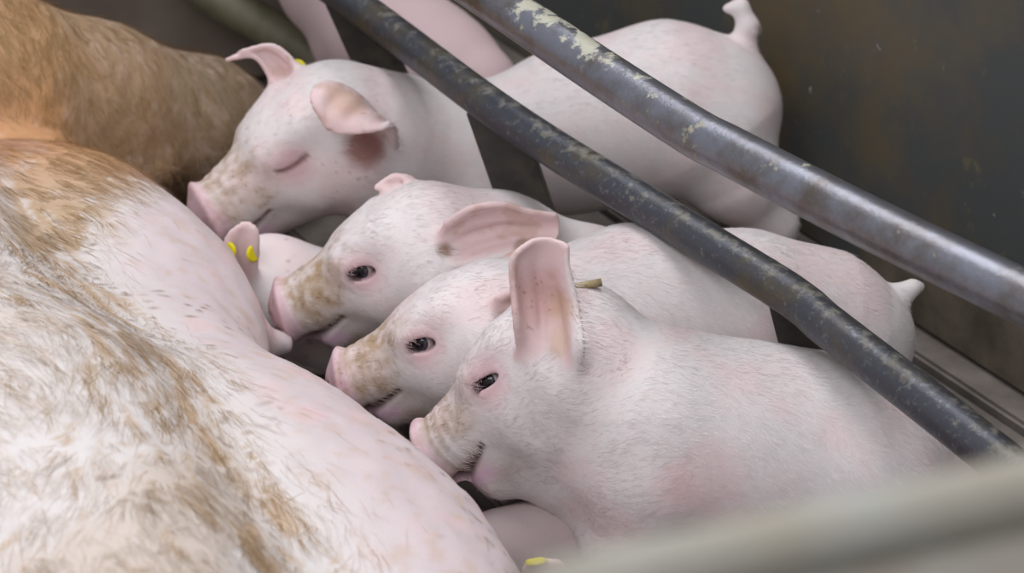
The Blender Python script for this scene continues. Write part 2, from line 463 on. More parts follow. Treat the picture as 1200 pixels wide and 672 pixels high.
def piglet(label, H, f, roll, scale, spine, radii, legs, ears, lo, hi, h, closed=False, mud=0.6, tail=None,
           nhair=30000, extra=None, seed=1, tags=(), wr=(), spots=(), group='piglets around the lying sow', headless=False, mouth_open=0.004, eye_open=1.0):
    H = np.asarray(H, float); R = head_frame(f, roll); s = scale
    T = lambda *p: H + R @ (np.array(p, float) * s)
    allp = [np.array(spine), T(0.11, 0, 0)[None], T(-0.06, 0, 0)[None]] + [np.array(l[0]) for l in legs] + [np.array(e[0], float).reshape(-1, 3) for e in ears]
    if tail is not None: allp.append(np.array(tail[0]))
    allp = np.concatenate(allp)
    lo = np.minimum(allp.min(0) - 0.05, np.minimum(np.array(spine).min(0), H) - 0.10); hi = np.maximum(allp.max(0) + 0.03, np.maximum(np.array(spine).max(0), H) + 0.11)
    lo[2] = max(lo[2], -0.012)
    F = Field(lo, hi, h)
    # trunk
    F.chain([T(-0.055, 0, -0.016)] + spine, [0.053 * s] + radii, 0.035)
    for l in legs: F.chain(l[0], l[1], l[2] if len(l) > 2 else 0.03)
    if tail is not None: F.chain(tail[0], tail[1], 0.012)
    # head
    F.cone(T(-0.055, 0, -0.016), T(-0.006, 0, -0.008), 0.051 * s, 0.042 * s, 0.03)
    F.cone(T(-0.005, 0, -0.015), T(0.076, 0, -0.0155), 0.041 * s, 0.0295 * s, 0.02)
    for e in (-1, 1):
        F.cone(T(-0.05, e * 0.028, -0.035), T(-0.012, e * 0.022, -0.036), 0.043 * s, 0.03 * s, 0.025)
        F.cone(T(-0.025, e * 0.03, 0.018), T(0.012, e * 0.026, 0.012), 0.018 * s, 0.012 * s, 0.018)   # brow
    F.cone(T(-0.035, 0, -0.058), T(0.056, 0, -0.050 - mouth_open), 0.034 * s, 0.017 * s, 0.02)       # jaw
    F.ell(T(0.088, 0, -0.013), R @ np.array([[0.985, 0, -0.17], [0, 1, 0], [0.17, 0, 0.985]]), np.array([0.0085, 0.0345, 0.0325]) * s, 0.006)
    for e in (-1, 1):
        F.ell(T(0.0985, e * 0.011, -0.012), R, np.array([0.006, 0.0042, 0.0065]) * s, 0.003, 'sub')
        ec = T(EYE[0], e * EYE[1], EYE[2])
        a = math.radians(-8)
        RE = R @ np.array([[math.cos(a), 0, math.sin(a)], [0, 1, 0], [-math.sin(a), 0, math.cos(a)]])
        if not closed:
            F.ell(ec + R @ np.array([0, -e * 0.004, 0.0085]) * s, RE, np.array([0.0165, 0.008, 0.0065]) * s, 0.007)
            F.ell(ec + R @ np.array([0, -e * 0.004, -0.0085]) * s, RE, np.array([0.0165, 0.0075, 0.006]) * s, 0.007)
            F.ell(ec + R @ np.array([0, e * 0.001, 0]) * s, RE, np.array([0.0142, 0.014, 0.0068 * eye_open]) * s, 0.002, 'sub')
        else:
            F.ell(ec + R @ np.array([0, -e * 0.005, 0.003]) * s, RE, np.array([0.017, 0.008, 0.010]) * s, 0.009)
    sheets = []; earm = None
    for rows, th in ears:
        G = grid_sheet(rows); sheets.append(G)
        v = np.linspace(-1, 1, G.shape[1])[None, :]; u = np.linspace(0, 1, G.shape[0])[:, None]
        rad = th * (1.25 - 0.35 * u) * (0.85 + 0.15 * v * v)
        F.sheet(G, rad * np.ones(G.shape[:2]), 0.010)
    if extra: extra(F)
    V, Q = F.mesh(1)
    NV = vnormals(V, Q)
    P = (V - H) @ R / s                                           # head coordinates
    ay = np.abs(P[:, 1])
    # mouth line pressed in
    ml = np.array([(0.088, -0.046), (0.068, -0.0435), (0.052, -0.039), (0.041, -0.0345)])
    dm = np.full(len(V), 1.0)
    for i in range(len(ml) - 1):
        a, b = ml[i], ml[i + 1]; d = b - a
        t = np.clip(((P[:, 0] - a[0]) * d[0] + (P[:, 2] - a[1]) * d[1]) / (d @ d), 0, 1)
        dm = np.minimum(dm, np.hypot(P[:, 0] - a[0] - t * d[0], P[:, 2] - a[1] - t * d[1]))
    inhead = (P[:, 0] > 0.0) & (P[:, 2] < 0.0) & (P[:, 0] < 0.1)
    dm = np.where(inhead & (ay > 0.006), dm, 1.0)
    front = sstep(0.045, 0.075, P[:, 0])
    V = V - NV * ((0.0035 + 0.004 * front) * s * np.exp(-(dm / (0.0028 + 0.0022 * front)) ** 2))[:, None]
    # closed eye crease, eye rings and forehead furrows
    de = np.sqrt((P[:, 0] - EYE[0]) ** 2 + (P[:, 2] - EYE[2]) ** 2 + ((ay - EYE[1]) * 0.6) ** 2)
    ring = np.exp(-((de - 0.0195) / 0.0022) ** 2) * sstep(0.0, 0.01, P[:, 2]) + 0.8 * np.exp(-((de - 0.023) / 0.0018) ** 2) * sstep(0.0, -0.012, P[:, 2])
    V = V - NV * (0.0004 * s * ring)[:, None]
    crease = np.zeros(len(V))
    if closed:
        cz = P[:, 2] - (EYE[2] - 0.003 + 12 * (P[:, 0]) ** 2)
        crease = np.exp(-(cz / 0.0022) ** 2) * (np.abs(P[:, 0]) < 0.017) * (ay > 0.025)
        V = V - NV * (0.003 * s * crease)[:, None]
    # snout wrinkles
    wrk = np.sin(P[:, 0] * 620 + 3 * np.sin(ay * 90)) * sstep(0.045, 0.06, P[:, 0]) * (1 - sstep(0.074, 0.08, P[:, 0])) * (P[:, 2] > -0.038)
    V = V + NV * (0.0004 * s * wrk)[:, None]
    # skin folds: (point, point, depth, width)
    fold = np.zeros(len(V))
    for p, q, dep, wid in wr:
        p = np.asarray(p); q = np.asarray(q); d = q - p
        t = np.clip(((V - p) @ d) / (d @ d), 0, 1)
        dd = np.linalg.norm(V - p - t[:, None] * d, axis=1)
        g = np.exp(-(dd / wid) ** 2) * np.clip(np.minimum(t, 1 - t) * 5 + 0.25, 0, 1)
        V = V - NV * (dep * g)[:, None]; fold = np.maximum(fold, g * min(1, dep / 0.006))
    # coat colours (pigment, mud and wear; one piglet's spots paint in shade)
    n1, n2, n3 = fbm(V * 60 + seed), fbm(V * 160 + seed * 3), fbm(V * 22 + seed * 5)
    C = WHITE[None] * (0.95 + 0.10 * (n3 - 0.5) + 0.06 * (n2 - 0.5))[:, None]
    def mix(col, m):
        nonlocal C
        m = np.clip(m, 0, 1)[:, None]; C = C * (1 - m) + np.asarray(col)[None] * m
    mix(PINK, 0.36 * sstep(0.42, 0.68, n3))
    mix(PINK, 0.5 * fold)
    inh = (np.linalg.norm(P, axis=1) < 0.14)
    mix(lin(214, 188, 188), 0.75 * (1 - sstep(0.012, 0.032, de * (0.7 + 0.7 * n1))) * inh)
    mix(lin(196, 160, 164), 0.55 * (1 - sstep(0.010, 0.020, de)) * inh)
    for G in sheets:
        pts = G.reshape(-1, 3)[::5]
        bb = np.all((V > pts.min(0) - 0.02) & (V < pts.max(0) + 0.02), 1)
        ii = np.where(bb)[0]
        if len(ii):
            dd = np.full(len(ii), 1.0)
            for p in pts: dd = np.minimum(dd, np.linalg.norm(V[ii] - p, axis=1))
            m = np.zeros(len(V)); m[ii] = 1 - sstep(0.005, 0.012, dd)
            earm = m if earm is None else np.maximum(earm, m)
            mix(lin(215, 186, 184), 0.8 * m)
            mix(lin(176, 142, 116), 0.35 * m * sstep(0.54, 0.66, n1))
    # muddy muzzle
    muz = sstep(0.012, 0.04, P[:, 0]) * inh * (P[:, 0] < 0.079) * sstep(-0.055, -0.03, P[:, 2])
    n4, n5 = fbm(V * 110 + seed * 7), fbm(V * 420 + seed, 3)
    muz = muz * sstep(0.25, 0.55, n3 + 0.35 * (1 - np.abs(P[:, 1]) / 0.05) * (P[:, 2] > -0.02))
    mix(MUD, mud * muz * np.clip(0.72 + 1.7 * (n4 - 0.5), 0, 1))
    mix(BROWN, mud * muz * sstep(0.60, 0.72, n4) * sstep(0.45, 0.6, n5) * 0.8)
    brid = inh * sstep(-0.015, 0.03, P[:, 0]) * (P[:, 0] < 0.08) * sstep(0.0, 0.02, P[:, 2] + 0.15 * P[:, 0])
    mix(MUD, mud * 0.55 * brid * sstep(0.40, 0.6, n4))
    chin = inh * np.exp(-(((P[:, 0] - 0.04) / 0.02) ** 2 + ((P[:, 2] + 0.062) / 0.012) ** 2))
    mix(BROWN, mud * 0.8 * chin)
    # snout disc, lips
    mix(SNOUT, sstep(0.073, 0.083, P[:, 0] + 0.006 * (n4 - 0.5)) * inh * (P[:, 2] > -0.05) * 0.95)
    mix(MUD, 0.6 * mud * sstep(0.52, 0.66, n4) * sstep(0.076, 0.082, P[:, 0]) * inh)
    mix(lin(190, 146, 156), sstep(0.5, 0.7, n1) * sstep(0.078, 0.081, P[:, 0]) * inh * 0.5)
    lipz = inh * sstep(0.04, 0.055, P[:, 0]) * (P[:, 0] < 0.085) * np.exp(-((P[:, 2] + 0.0525) / 0.0065) ** 2)
    mix(LIP, 0.8 * lipz)
    mix(DARK, 0.9 * np.exp(-(dm / (0.0024 + 0.0014 * front)) ** 2))
    mix(lin(120, 84, 82), 0.85 * crease)
    if not closed: mix(lin(70, 46, 48), 0.9 * (1 - sstep(0.006, 0.0115, np.hypot(P[:, 0] * 0.55, (P[:, 2] - EYE[2]) * 1.25))) * (ay > 0.026) * (ay < EYE[1] + 0.004) * (np.abs(P[:, 2] - EYE[2]) < 0.006) * inh)
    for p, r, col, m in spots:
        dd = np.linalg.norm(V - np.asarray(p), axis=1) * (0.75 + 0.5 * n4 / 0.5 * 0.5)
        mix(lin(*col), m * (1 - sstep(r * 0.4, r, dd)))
    # a few flecks of dirt
    mix(BROWN, 0.7 * sstep(0.72, 0.78, fbm(V * 300 + 9, 2)) * sstep(0.55, 0.66, n3) * (0.06 + inh * 0.6))
    root = thing('piglet', label, 'piglet', (float(spine[1][0]), float(spine[1][1]), 0.0), group)
    b = link('body', np_mesh('piglet_body', V, Q, C), M_SKIN); attach(b, root)
    # eyes
    if not closed and not headless:
        for e in (-1, 1):
            eb = bpy.data.meshes.new('eyeball')
            import bmesh
            bm = bmesh.new(); bmesh.ops.create_uvsphere(bm, u_segments=20, v_segments=14, radius=0.0098 * s)
            for fc in bm.faces: fc.smooth = True
            bm.to_mesh(eb); bm.free()
            o = link('eye', eb, M_EYE)
            zax = norm(R @ np.array([0.35, e * 1.0, 0.12])); xax = norm(np.cross([0, 0, 1.0], zax)); yax = np.cross(zax, xax)
            o.rotation_euler = Matrix(np.stack([xax, yax, zax], 1).tolist()).to_euler()
            o.location = T(EYE[0], e * (EYE[1] - 0.0075), EYE[2]); attach(o, root)
            # lashes
            rng = np.random.default_rng(5)
            LV, LF = [], []
            for i in range(8):
                x = -0.008 + 0.017 * i / 7; zt = 0.0060 * eye_open * math.sqrt(max(0, 1 - (x / 0.0125) ** 2))
                p = np.array([x, e * (EYE[1] + 0.001), EYE[2] + zt + 0.001])
                d = np.array([0.3 * rng.normal(), e * 0.9, -0.30 + 0.3 * rng.normal()]) * 0.0042
                a = np.array([0.0003, 0, 0]); k = len(LV)
                LV += [T(*(p - a)), T(*(p + a)), T(*(p + d))]; LF.append([k, k + 1, k + 2])
            LV = np.array(LV)
            o = link('eyelashes', np_mesh('eyelashes', LV, np.array(LF), np.tile(lin(222, 210, 204), (len(LV), 1))), M_HAIR)
            o['kind'] = 'stuff'; attach(o, root)
    # short coat
    if nhair:
        back = norm(spine[-1] - H)
        hx = R[:, 0]
        def flow(p):
            q = (p - H) @ R / s
            w = sstep(-0.16, -0.05, q[:, 0])[:, None]
            d = back[None] * (1 - w) - hx[None] * w
            d = d + np.array([0, 0, -0.55])
            sp = (p - T(*EYE * 0.6)); 
            return d
        mk = np.ones(len(V)); mk[(P[:, 0] > 0.074) & inh] = 0; mk[(de < 0.014) & inh] = 0
        mk[(dm < 0.004)] = 0
        if tail is not None: mk[np.linalg.norm(V - np.asarray(tail[0][-1]), axis=1) < 0.03] = 0
        if earm is not None: mk = mk * (1 - sstep(0.1, 0.5, earm))
        def tint(c, p, rng):
            return np.clip(c * (0.84 + 0.36 * rng.random((len(c), 1))) + 0.03, 0, 0.93)
        hv, hf, hc = fur(V, Q, NV, C, nhair, 0.0115 * s, 0.00030, flow, 0.20, 2, tint, mk, 0.55, 0.0, seed)
        o = link('coat_hair', np_mesh('coat_hair', hv, hf, hc), M_HAIR); o['kind'] = 'stuff'; attach(o, root)
    for p, nrm, r in tags:
        o = disc('ear_tag', p, nrm, r, 0.003, M_YELLOW); attach(o, root)
    return root

def disc(name, p, nrm, r, t, mat):
    import bmesh
    bm = bmesh.new(); bmesh.ops.create_cone(bm, cap_ends=True, segments=24, radius1=r, radius2=r * 0.9, depth=t)
    bmesh.ops.bevel(bm, geom=[e for e in bm.edges if len(e.link_faces) == 2 and e.calc_face_angle(0) > 1], offset=t * 0.25, segments=2, affect='EDGES')
    me = bpy.data.meshes.new(name); bm.to_mesh(me); bm.free()
    o = link(name, me, mat); o.location = p
    o.rotation_euler = Vector(nrm).to_track_quat('Z', 'Y').to_euler()
    return o

def tube(name, pts, r, mat, sides=20, cap=True, step=0.03):
    """round bar through points, corners rounded by Catmull-Rom"""
    P = np.array(pts, float); n = len(P); out = []
    for i in range(n - 1):
        p0, p1, p2, p3 = P[max(i - 1, 0)], P[i], P[i + 1], P[min(i + 2, n - 1)]
        if i == 0: p0 = 2 * p1 - p2
        if i == n - 2: p3 = 2 * p2 - p1
        m = max(2, int(np.linalg.norm(p2 - p1) / step))
        for t in np.arange(m) / m:
            out.append(0.5 * (2 * p1 + (p2 - p0) * t + (2 * p0 - 5 * p1 + 4 * p2 - p3) * t ** 2 + (3 * p1 - p0 - 3 * p2 + p3) * t ** 3))
    out.append(P[-1]); out = np.array(out)
    V, Fq = [], []
    for i, c in enumerate(out):
        d = norm(out[min(i + 1, len(out) - 1)] - out[max(i - 1, 0)])
        a = norm(np.cross(d, [0, 0, 1.0]) if abs(d[2]) < 0.95 else np.cross(d, [0, 1.0, 0])); b = np.cross(d, a)
        for k in range(sides):
            t = 2 * math.pi * k / sides
            V.append(c + r * (a * math.cos(t) + b * math.sin(t)))
    for i in range(len(out) - 1):
        for k in range(sides):
            q = (k + 1) % sides
            Fq.append([i * sides + k, i * sides + q, (i + 1) * sides + q, (i + 1) * sides + k])
    nV = len(V); V += [out[0], out[-1]]
    for k in range(sides):
        q = (k + 1) % sides; e = (len(out) - 1) * sides
        Fq.append([q, k, nV, nV]); Fq.append([e + k, e + q, nV + 1, nV + 1])
    import bmesh
    bm = bmesh.new(); vs = [bm.verts.new(v) for v in V]
    for f in Fq:
        fc = bm.faces.new([vs[i] for i in dict.fromkeys(f)]); fc.smooth = len(set(f)) == 4
    me = bpy.data.meshes.new(name); bm.to_mesh(me); bm.free()
    return link(name, me, mat)

def box(name, c, ax, half, mat, bevel=0.003):
    """oriented box, ax = 3x3 columns"""
    import bmesh
    bm = bmesh.new(); bmesh.ops.create_cube(bm, size=2.0)
    for v in bm.verts: v.co = Vector((v.co.x * half[0], v.co.y * half[1], v.co.z * half[2]))
    if bevel: bmesh.ops.bevel(bm, geom=list(bm.edges), offset=bevel, segments=2, affect='EDGES')
    me = bpy.data.meshes.new(name); bm.to_mesh(me); bm.free()
    o = link(name, me, mat)
    o.matrix_world = Matrix.Translation(Vector(c)) @ Matrix(np.asarray(ax).tolist()).to_4x4()
    return o

# ------------------------------------------------------------------ the setting
A2 = norm([0.50, -0.866, 0.0]); N2 = np.array([0.866, 0.50, 0.0])        # along the crate / across it, away from the sow
AX = np.stack([A2, N2, np.array([0, 0, 1.0])], 1)
floor = box('floor', (0, 0, -0.09), np.eye(3), (3.0, 3.0, 0.02), M_PIT, 0); floor['kind'] = 'structure'
slat_me = None
c0 = np.array([0.40, 0.28, 0.0])
for k in range(-24, 4):
    c = c0 + N2 * (k * 0.086 + 0.03) + A2 * 0.0; c[2] = -0.015
    if slat_me is None:
        s_ = box('slat', c, AX, (2.4, 0.037, 0.015), M_SLAT, 0.004); slat_me = s_.data
    else:
        s_ = link('slat', slat_me); s_.matrix_world = Matrix.Translation(Vector(c)) @ Matrix(AX.tolist()).to_4x4()
    attach(s_, floor)

wc = c0 + N2 * 0.088
wall = box('wall_right', wc + np.array([0, 0, 0.75]) - A2 * 0.1, AX, (2.3, 0.03, 0.75), M_WALL, 0.004); wall['kind'] = 'structure'
ledge = box('trim_1', wc - N2 * 0.046 + np.array([0, 0, 0.045]) + A2 * 0.99, AX, (1.1, 0.014, 0.045), M_LEDGE, 0.006); ledge['kind'] = 'structure'
back = box('wall_back', (-1.3, 1.02, 0.3), np.eye(3), (1.05, 0.03, 0.3), M_BACK, 0.004); back['kind'] = 'structure'

# ------------------------------------------------------------------ farrowing crate rails
crate = thing('farrowing_crate', 'dark muddy steel farrowing crate with two bent round rails and flat uprights above the piglets', 'crate', tuple(W(640, 250, 0.22) * [1, 1, 0]))
b1 = [Z(250, -110, 0.30), Z(420, 8, 0.29), Z(590, 135, 0.28), Z(760, 243, 0.262), Z(925, 345, 0.243), Z(965, 378, 0.240), Z(1090, 475, 0.226), Z(1200, 562, 0.21), Z(1330, 665, 0.19)]
r1 = tube('lower_rail', b1, 0.0185, M_RAIL); attach(r1, crate)
b2 = [Z(330, -165, 0.43), Z(575, -2, 0.42), Z(700, 82, 0.41), Z(810, 153, 0.40), Z(850, 174, 0.398), Z(1010, 257, 0.39), Z(1200, 349, 0.38), Z(1420, 455, 0.37)]
r2 = tube('upper_rail', b2, 0.0205, M_RAIL2); attach(r2, crate)
def strap(p0, lean, wid):
    p0 = np.asarray(p0, float); p1 = p0 + np.array(lean); p1[2] = 0.0
    d = norm(p1 - p0); side = norm(np.cross(d, norm([0.35, 1.0, 0.0]))); nn = np.cross(side, d)
    o = box('upright', (p0 + p1) / 2, np.stack([d, side, nn], 1), (np.linalg.norm(p1 - p0) / 2, wid / 2, 0.004), M_STRAP, 0.0015)
    attach(o, crate)
strap(Z(408, 2, 0.285) + [0, 0.012, 0], (0.10, 0.05, 0), 0.058)
strap(Z(577, 126, 0.272) + [0, 0.0, 0], (0.085, 0.0, 0), 0.056)
strap(Z(936, 352, 0.232) + [0, 0.012, -0.008], (0.06, 0.055, 0), 0.05)

br = thing('pen_rail', 'blurred greenish brown round rail lying low behind the dozing piglet', 'rail', tuple(Z(330, 40, 0.0)))
o = tube('tube', [W(200, -40, 0.94), W(262, 2, 0.91), W(340, 50, 0.87), W(440, 112, 0.82)], 0.026, M_BACKRAIL); attach(o, br)
post = thing('gate_post', 'pale blurred rounded post end in the bottom left corner', 'post', tuple(Z(-28, 704, 0.85) * [1, 1, 0]))
pt = Z(-28, 704, 0.85)
o = tube('shaft', [[pt[0], pt[1], 0.0], [pt[0], pt[1], 0.4], [pt[0], pt[1], pt[2] - 0.02]], 0.020, M_POST); attach(o, post)
import bmesh
bm = bmesh.new(); bmesh.ops.create_uvsphere(bm, u_segments=20, v_segments=12, radius=0.0205)
for fc in bm.faces: fc.smooth = True
me = bpy.data.meshes.new('cap'); bm.to_mesh(me); bm.free()
o = link('cap', me, M_POST); o.location = pt - [0, 0, 0.02]; attach(o, post)

# ------------------------------------------------------------------ pen front (out of focus, near the lens)
p0, p1 = Z(602, 638, 0.86), Z(1300, 488, 0.86)
d = norm(p1 - p0); nn = np.cross([0, 0, 1.0], d)
pen = thing('pen_gate', 'blurred grey green pen gate rail across the bottom right corner', 'gate', tuple(((p0 + p1) / 2) * [1, 1, 0]))
box_ax = np.stack([d, nn, np.array([0, 0, 1.0])], 1)
o = box('board', (p0 + p1) / 2 - nn * 0.012 + np.array([0, 0, -0.435]), box_ax, (np.linalg.norm(p1 - p0) / 2, 0.007, 0.42), M_PANEL, 0.006); attach(o, pen)
o = tube('top_rail', [p0 - nn * 0.012 - np.array([0, 0, 0.009]), p1 + d * 0.02 - nn * 0.012 - np.array([0, 0, 0.009])], 0.009, M_TOPRAIL); attach(o, pen)

# ------------------------------------------------------------------ the four nursing piglets
def foot(x, y, z=0.004): return np.array([x, y, z])

# nearest piglet
H = W(592, 442, -0.125)
sp = [W(684, 468, -0.135), W(780, 503, -0.15), W(890, 520, -0.152), W(985, 533, -0.155), W(1052, 566, -0.158)]
near_leg = ([W(750, 500, -0.166), W(752, 548, -0.186)], [0.058, 0.050], 0.04)
near_shank = ([W(752, 560, -0.192), W(726, 640, -0.196), W(708, 690, -0.19)], [0.050, 0.032, 0.018], 0.012)
dewlap = ([W(612, 530, -0.135), W(690, 545, -0.14), W(740, 590, -0.15)], [0.036, 0.046, 0.05])
far_leg = ([W(740, 560, -0.11), W(740, 620, -0.11), W(690, 660, -0.11)], [0.038, 0.026, 0.018])
hind = ([W(1030, 560, -0.20), W(985, 620, -0.21), W(1040, 650, -0.21), W(1000, 672, -0.21)], [0.05, 0.035, 0.02, 0.015])
hind2 = ([W(1040, 560, -0.11), W(1000, 620, -0.10), W(1050, 640, -0.10)], [0.05, 0.03, 0.016])
er = [[W(612, 414, -0.178), W(645, 436, -0.190), W(670, 443, -0.194)],
      [W(604, 378, -0.190), W(640, 400, -0.182), W(681, 412, -0.210)],
      [W(600, 338, -0.182), W(637, 352, -0.166), W(675, 362, -0.188)],
      [W(601, 303, -0.178), W(634, 309, -0.166), W(665, 316, -0.178)],
      [W(622, 284, -0.172), W(643, 281, -0.168), W(664, 289, -0.174)]]
ef = [[W(640, 372, -0.09), W(650, 370, -0.085), W(662, 372, -0.09)], [W(632, 325, -0.09), W(640, 325, -0.083), W(652, 325, -0.09)], [W(632, 296, -0.09), W(637, 296, -0.086), W(645, 296, -0.09)]]
piglet('white piglet nearest the camera with upright pink ear, behind the blurred gate rail', H, (-0.75, -0.03, -0.66), 0.50, 1.07,
       sp, [0.071, 0.079, 0.079, 0.076, 0.066], [near_leg, near_shank, far_leg, hind, hind2, dewlap], [(er, 0.0030), (ef, 0.003)],
       (-0.17, -0.30, -0.01), (0.42, -0.03, 0.27), 0.0021, mud=0.55, nhair=48000, seed=2, mouth_open=0.010, eye_open=0.62,
       spots=[(W(630, 345, -0.17), 0.034, (204, 164, 160), 0.6), (W(655, 362, -0.182), 0.020, (200, 168, 132), 0.5), (W(662, 400, -0.19), 0.018, (200, 168, 132), 0.45), (W(560, 585, -0.17), 0.014, (120, 104, 74), 0.6), (W(822, 560, -0.23), 0.05, (222, 184, 182), 0.4)],
       tail=([W(1100, 520, -0.15), W(1135, 535, -0.15), W(1140, 560, -0.15)], [0.012, 0.006, 0.004]),
       wr=[(W(655, 540, -0.19), W(640, 470, -0.19), 0.004, 0.010), (W(690, 440, -0.20), W(660, 560, -0.20), 0.004, 0.016)])

# second piglet
H = W(500, 390, -0.005)
sp = [W(632, 392, 0.002), W(740, 366, 0.018), W(870, 370, 0.03), W(960, 384, 0.048), W(1002, 398, 0.055)]
legs = [([W(730, 400, -0.035), W(720, 470, -0.04), W(712, 530, -0.04)], [0.04, 0.024, 0.016]), ([W(730, 400, 0.055), W(720, 460, 0.06), W(712, 510, 0.06)], [0.04, 0.024, 0.016]),
        ([W(985, 420, 0.02), W(1030, 470, 0.02), W(1015, 510, 0.02)], [0.045, 0.022, 0.015]), ([W(985, 420, 0.09), W(1035, 455, 0.09), W(1020, 495, 0.09)], [0.045, 0.022, 0.015])]
er = [[W(584, 350, -0.052), W(580, 372, -0.045), W(586, 392, -0.052)], [W(612, 335, -0.060), W(610, 362, -0.045), W(618, 388, -0.058)], [W(640, 322, -0.058), W(640, 345, -0.048), W(645, 368, -0.056)], [W(668, 318, -0.052), W(668, 332, -0.048), W(668, 345, -0.052)]]
ef = [[W(580, 318, 0.04), W(590, 314, 0.044), W(600, 312, 0.04)], [W(600, 300, 0.04), W(612, 298, 0.045), W(622, 300, 0.04)], [W(640, 290, 0.04), W(645, 292, 0.044), W(650, 296, 0.04)]]
piglet('white piglet with muddy snout and open dark eye, second from the camera in the row', H, (-0.91, -0.05, -0.39), 0.22, 1.0,
       sp, [0.062, 0.073, 0.072, 0.066, 0.055], legs, [(er, 0.0028), (ef, 0.0026)],
       (-0.24, -0.10, -0.01), (0.42, 0.15, 0.29), 0.0021, mud=0.85, nhair=36000, seed=3,
       spots=[(W(590, 374, -0.052), 0.014, (112, 82, 72), 0.8)],
       tail=([W(1035, 366, 0.06), W(1056, 346, 0.065), W(1070, 337, 0.07), W(1080, 336, 0.075)], [0.014, 0.008, 0.005, 0.003]))

# third piglet
H = W(428, 301, 0.115)
sp = [W(580, 308, 0.145), W(690, 344, 0.166), W(800, 350, 0.178), W(880, 356, 0.185), W(915, 366, 0.187)]
legs = [([W(690, 370, 0.12), W(685, 420, 0.12), W(680, 450, 0.12)], [0.036, 0.022, 0.015]), ([W(690, 370, 0.19), W(685, 410, 0.19), W(680, 430, 0.19)], [0.036, 0.022, 0.015]),
        ([W(890, 375, 0.14), W(925, 410, 0.14), W(910, 440, 0.14)], [0.04, 0.022, 0.015]), ([W(890, 375, 0.20), W(925, 400, 0.20), W(910, 425, 0.20)], [0.04, 0.022, 0.015])]
er = [[W(524, 262, 0.058), W(517, 288, 0.068), W(524, 312, 0.058)], [W(552, 243, 0.052), W(550, 276, 0.070), W(560, 307, 0.052)],
      [W(588, 238, 0.052), W(588, 268, 0.070), W(598, 299, 0.050)], [W(618, 247, 0.056), W(622, 268, 0.068), W(630, 289, 0.052)], [W(650, 252, 0.060), W(654, 265, 0.066), W(650, 280, 0.058)]]
ef = [[W(466, 240, 0.150), W(486, 236, 0.158), W(504, 240, 0.150)], [W(452, 222, 0.148), W(470, 207, 0.158), W(492, 222, 0.152)], [W(440, 220, 0.146), W(456, 209, 0.154), W(474, 209, 0.152)]]
piglet('white piglet with pink laid back ear and mud speckled snout, third in the row', H, (-0.88, -0.06, -0.44), 0.10, 1.04,
       sp, [0.062, 0.058, 0.056, 0.054, 0.046], legs, [(er, 0.0030), (ef, 0.0026)],
       (-0.31, 0.03, -0.01), (0.34, 0.26, 0.29), 0.0021, mud=0.95, nhair=26000, seed=4,
       spots=[(W(519, 294, 0.062), 0.012, (120, 84, 52), 0.85), (W(612, 288, 0.054), 0.012, (120, 100, 72), 0.6)])

# fourth piglet, dozing, standing under the rail
H = W(325, 172, 0.33)
sp = [W(446, 172, 0.375), W(548, 190, 0.42), W(680, 150, 0.455), W(780, 128, 0.475), W(832, 128, 0.485)]
legs = [([W(560, 230, 0.385), W(560, 300, 0.38), W(556, 352, 0.38)], [0.045, 0.026, 0.018]), ([W(560, 220, 0.46), W(555, 280, 0.46), W(550, 322, 0.46)], [0.045, 0.026, 0.018]),
        ([W(835, 165, 0.445), W(862, 210, 0.435), W(905, 262, 0.44), W(890, 318, 0.435)], [0.065, 0.042, 0.022, 0.017]), ([W(830, 160, 0.52), W(850, 200, 0.53), W(885, 240, 0.53), W(872, 290, 0.53)], [0.06, 0.04, 0.022, 0.017])]
er = [[W(382, 98, 0.285), W(424, 116, 0.295), W(464, 172, 0.285)], [W(370, 104, 0.262), W(414, 122, 0.262), W(462, 152, 0.262)],
      [W(368, 122, 0.244), W(402, 140, 0.240), W(456, 146, 0.244)], [W(384, 150, 0.236), W(410, 156, 0.232), W(450, 150, 0.236)]]
ef = [[W(326, 112, 0.375), W(338, 96, 0.385), W(352, 84, 0.375)], [W(312, 84, 0.380), W(324, 72, 0.388), W(338, 66, 0.380)], [W(296, 66, 0.380), W(305, 60, 0.388), W(316, 54, 0.380)], [W(266, 70, 0.380), W(275, 66, 0.384), W(284, 60, 0.380)]]
piglet('dozing white piglet with closed eye and folded ear, farthest along the udder', H, (-0.80, -0.33, -0.50), 0.0, 1.12,
       sp, [0.072, 0.074, 0.083, 0.088, 0.078], legs, [(er, 0.0032), (ef, 0.003)],
       (-0.42, 0.20, -0.01), (0.36, 0.62, 0.32), 0.0027, closed=True, mud=0.55, nhair=22000, seed=5,
       spots=[(W(428, 172, 0.285), 0.030, (150, 98, 86), 0.85), (W(405, 118, 0.26), 0.03, (196, 158, 128), 0.55)],
       tail=([W(868, 70, 0.50), W(876, 30, 0.505), W(868, 8, 0.51), W(852, 10, 0.51)], [0.018, 0.010, 0.007, 0.005]),
       tags=[(W(349, 79, 0.392), (0.3, -1, 0.6), 0.009)])

